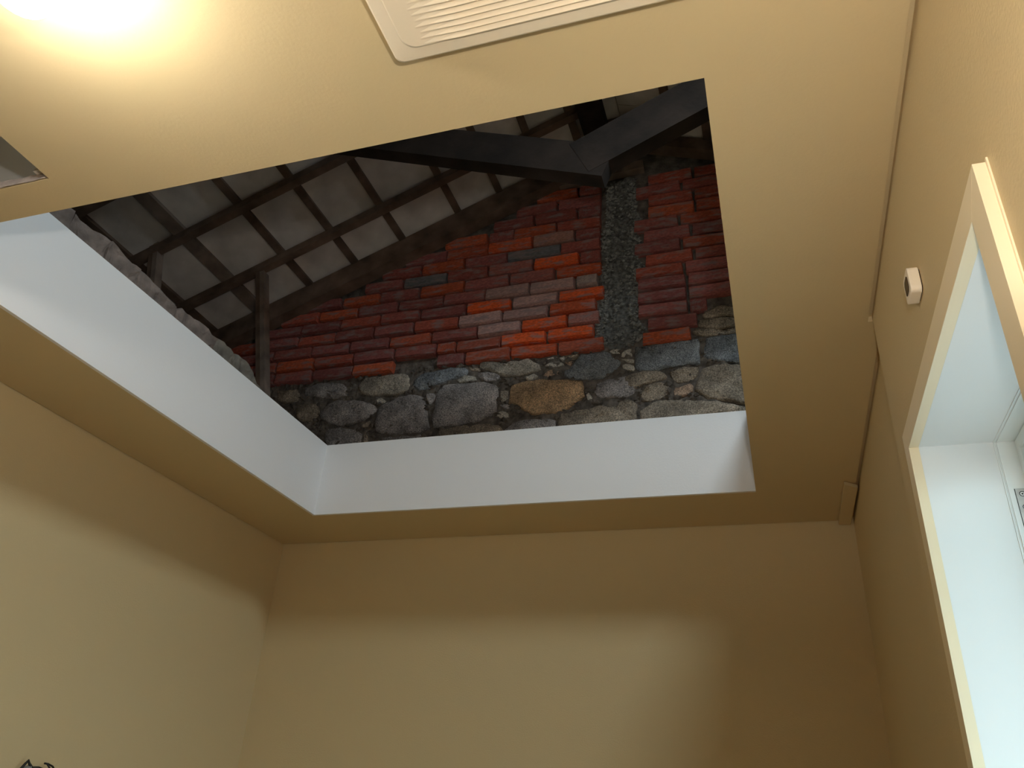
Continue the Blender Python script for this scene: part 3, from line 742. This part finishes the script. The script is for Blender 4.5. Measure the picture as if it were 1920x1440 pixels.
for a, b in zip(edges, edges[1:]):
    y = YR0
    while y < YR1:
        y1 = min(y + .9, YR1 + .1)
        z = lambda x: ROOF_R(x) + .022
        if b > SX0 + .01 and a < SX1 - .01:
            if y1 > SY0 and y < SY0: y1 = SY0
            elif SY0 - .01 <= y < SY1: y = SY1; continue
        MB().add([(x, yy, z(x) + t_) for x in (a + .002, b - .002) for yy in (y + .002, y1 - .002) for t_ in (0, .012)], [(0, 1, 3, 2), (4, 6, 7, 5), (0, 4, 5, 1), (2, 3, 7, 6), (0, 2, 6, 4), (1, 5, 7, 3)]).build('roof_board', M_panel, roof); y = y1
# one light-tight deck above
MB().prism([(XE0, ROOF_L(XE0) + .04), (XRG, ROOF_L(XRG) + .04), (XRG, ROOF_L(XRG) + .12), (XE0, ROOF_L(XE0) + .12)], 1, YR0, YR1).build('roof_deck', M_panel, roof)
mb = MB()
for (xa, xb, ya, yb) in ((XRG, SX0, YR0, YR1), (SX1, XE1, YR0, YR1), (SX0, SX1, YR0, SY0), (SX0, SX1, SY1, YR1)):
    mb.prism([(xa, ROOF_R(xa) + .04), (xb, ROOF_R(xb) + .04), (xb, ROOF_R(xb) + .12), (xa, ROOF_R(xa) + .12)], 1, ya, yb)
mb.build('roof_deck', M_panel, roof)
tag(MB().box(XE0 - .1, XE0, YR0, YR1, .9, 2.0).build('wall_eaves_left', M_mortar), 'low attic wall at the left eaves', 'wall', kind='structure')
tag(MB().box(XE1, XE1 + .1, YR0, YR1, .9, 2.2).build('wall_eaves_right', M_mortar), 'low attic wall at the right eaves', 'wall', kind='structure')
tag(MB().box(XE0, XE1, YR0 - .1, YR0, .9, 3.4).build('wall_attic_front', M_mortar), 'attic end wall behind the camera', 'wall', kind='structure')
tag(MB().box(XE0, XL - .101, YR0, GY, .96, 1.0).build('floor_attic_left', M_mortar), 'attic floor beyond the left wall', 'floor', kind='structure')
tag(MB().box(.461, XE1, YR0, GY, .96, 1.0).build('floor_attic_right', M_mortar), 'attic floor beyond the right wall', 'floor', kind='structure')
for x in BX:
    wd = BW.get(x, .036)
    beam((x, YR0, ROOF_L(x) - .004), (x, GY - .002, ROOF_L(x) - .004), wd, .026, UL).build('batten', M_woodl if x == -2.465 else M_wood, roof)
for x in BXR:
    for (ya, yb) in (((YR0, SY0), (SY1, GY - .002)) if SX0 < x < SX1 else ((YR0, GY - .002),)):
        beam((x, ya, ROOF_R(x) - .004), (x, yb, ROOF_R(x) - .004), .036, .026, UR).build('batten', M_wood, roof)
for y in (2.600, 2.228, 1.874, 1.50, 1.129, .75, .384, .01, -.36):
    o = .037 / 2
    beam((XE0 + .02, y, ROOF_L(XE0 + .02) - .042), (XRG - .10, y, ROOF_L(XRG - .10) - .042), .04, .038, UL).build('rafter', M_wood, roof)
for y in (1.72, 1.31, .39):
    beam((XRG + .05, y, ROOF_R(XRG + .05) - .042), (XE1 - .02, y, ROOF_R(XE1 - .02) - .042), .04, .038, UR).build('rafter', M_wood, roof)
# heavier rafters against the gable
beam((XE0 + .02, 2.895, ROOF_L(XE0 + .02) - .115), (XRG, 2.895, ROOF_L(XRG) - .115), .075, .11, UL).build('rafter', M_wood, roof)
beam((XRG + .02, 2.90, ROOF_R(XRG) - .075), (XE1 - .02, 2.90, ROOF_R(XE1 - .02) - .075), .07, .07, UR).build('rafter', M_wood, roof)
beam((-.57, 2.765, 3.045), (-.20, 2.635, 2.955), .03, .03).build('brace', M_wood, roof)
beam((-.612, YR0, 2.935), (-.612, GY - .002, 2.935), .115, .085).build('ridge_beam', M_truss, roof)

# wall plate lying on the top courses of brick
t = tag(beam((-1.20, 2.925, 2.81), (-.415, 2.925, 2.872), .045, .05).build('wall_plank', M_woodl), 'weathered plank lying along the top of the brickwork', 'plank')

# truss: two heavy struts falling to a common foot
tr = tag(empty('roof_truss', (-.5, 2.0, 2.0)), 'heavy dark timber truss struts meeting under the ridge', 'truss')
beam((-1.95, 2.0, 2.535), (-.425, 2.0, 1.940), .062, .14).build('strut', M_truss, tr)
beam((-.47, 2.0, 1.970), (.75, 2.0, 2.565), .064, .165).build('strut', M_truss, tr)

# two slim props under the rafters, each in two halves, the right one paler than the left
for (bot, topp, lab) in (((-1.968, 2.61, 1.0), (-2.300, 2.61, 2.31), 'slim leaning timber prop beside the gable wall'), ((-2.30, 2.24, 1.0), (-2.632, 2.24, 2.30), 'slim leaning timber prop behind the rubble wall, farther left')):
    t = tag(empty('timber_post', bot), lab, 'post', 'props under the attic rafters')
    o_ = Vector((.013, 0, 0))
    beam(Vector(bot) + o_, Vector(topp) + o_, .045, .024, (1, 0, 0)).build('post_half', M_woodl, t)
    beam(Vector(bot) - o_ * .95, Vector(topp) - o_ * .95, .040, .024, (1, 0, 0)).build('post_half', M_wood, t)

# timber noggin and rough edge seen in the small opening
t = tag(empty('noggin', ((HX0 + HX1) / 2, HY1, 1.03)), 'grey timber noggin along the edge of the small ceiling opening', 'beam')
mb = MB(); rnd = random.Random(21); n_ = 40
for i in range(n_ + 1):
    x = HX0 + (HX1 - HX0) * i / n_; zt = 1.0165 + rnd.uniform(-.0015, .0015)
    mb.v += [Vector((x, HY1 - .003 + rnd.uniform(-.001, .001), 1.0008)), Vector((x, HY1 - .003 + rnd.uniform(-.001, .001), zt)), Vector((x, HY1 + .03, zt)), Vector((x, HY1 + .03, 1.0135))]
for i in range(n_):
    for q in range(3): mb.f.append((i * 4 + q, i * 4 + q + 1, i * 4 + q + 5, i * 4 + q + 4))
mb.build('timber', M_raw, t)
mb = MB(); mb.prism([(HX1 - .034, 1.0155), (HX1 - .018, 1.0165), (HX1 - .008, 1.034), (HX1 - .022, 1.036)], 1, HY1 - .012, HY1 + .001)
mb.build('packer', M_chip, t)
mb = MB(); mb.prism([(HX1 - .028, 1.044), (HX1 - .018, 1.042), (HX1 - .016, 1.052), (HX1 - .026, 1.050)], 1, HY1 - .008, HY1 + .001)
mb.build('packer', M_chip, t)
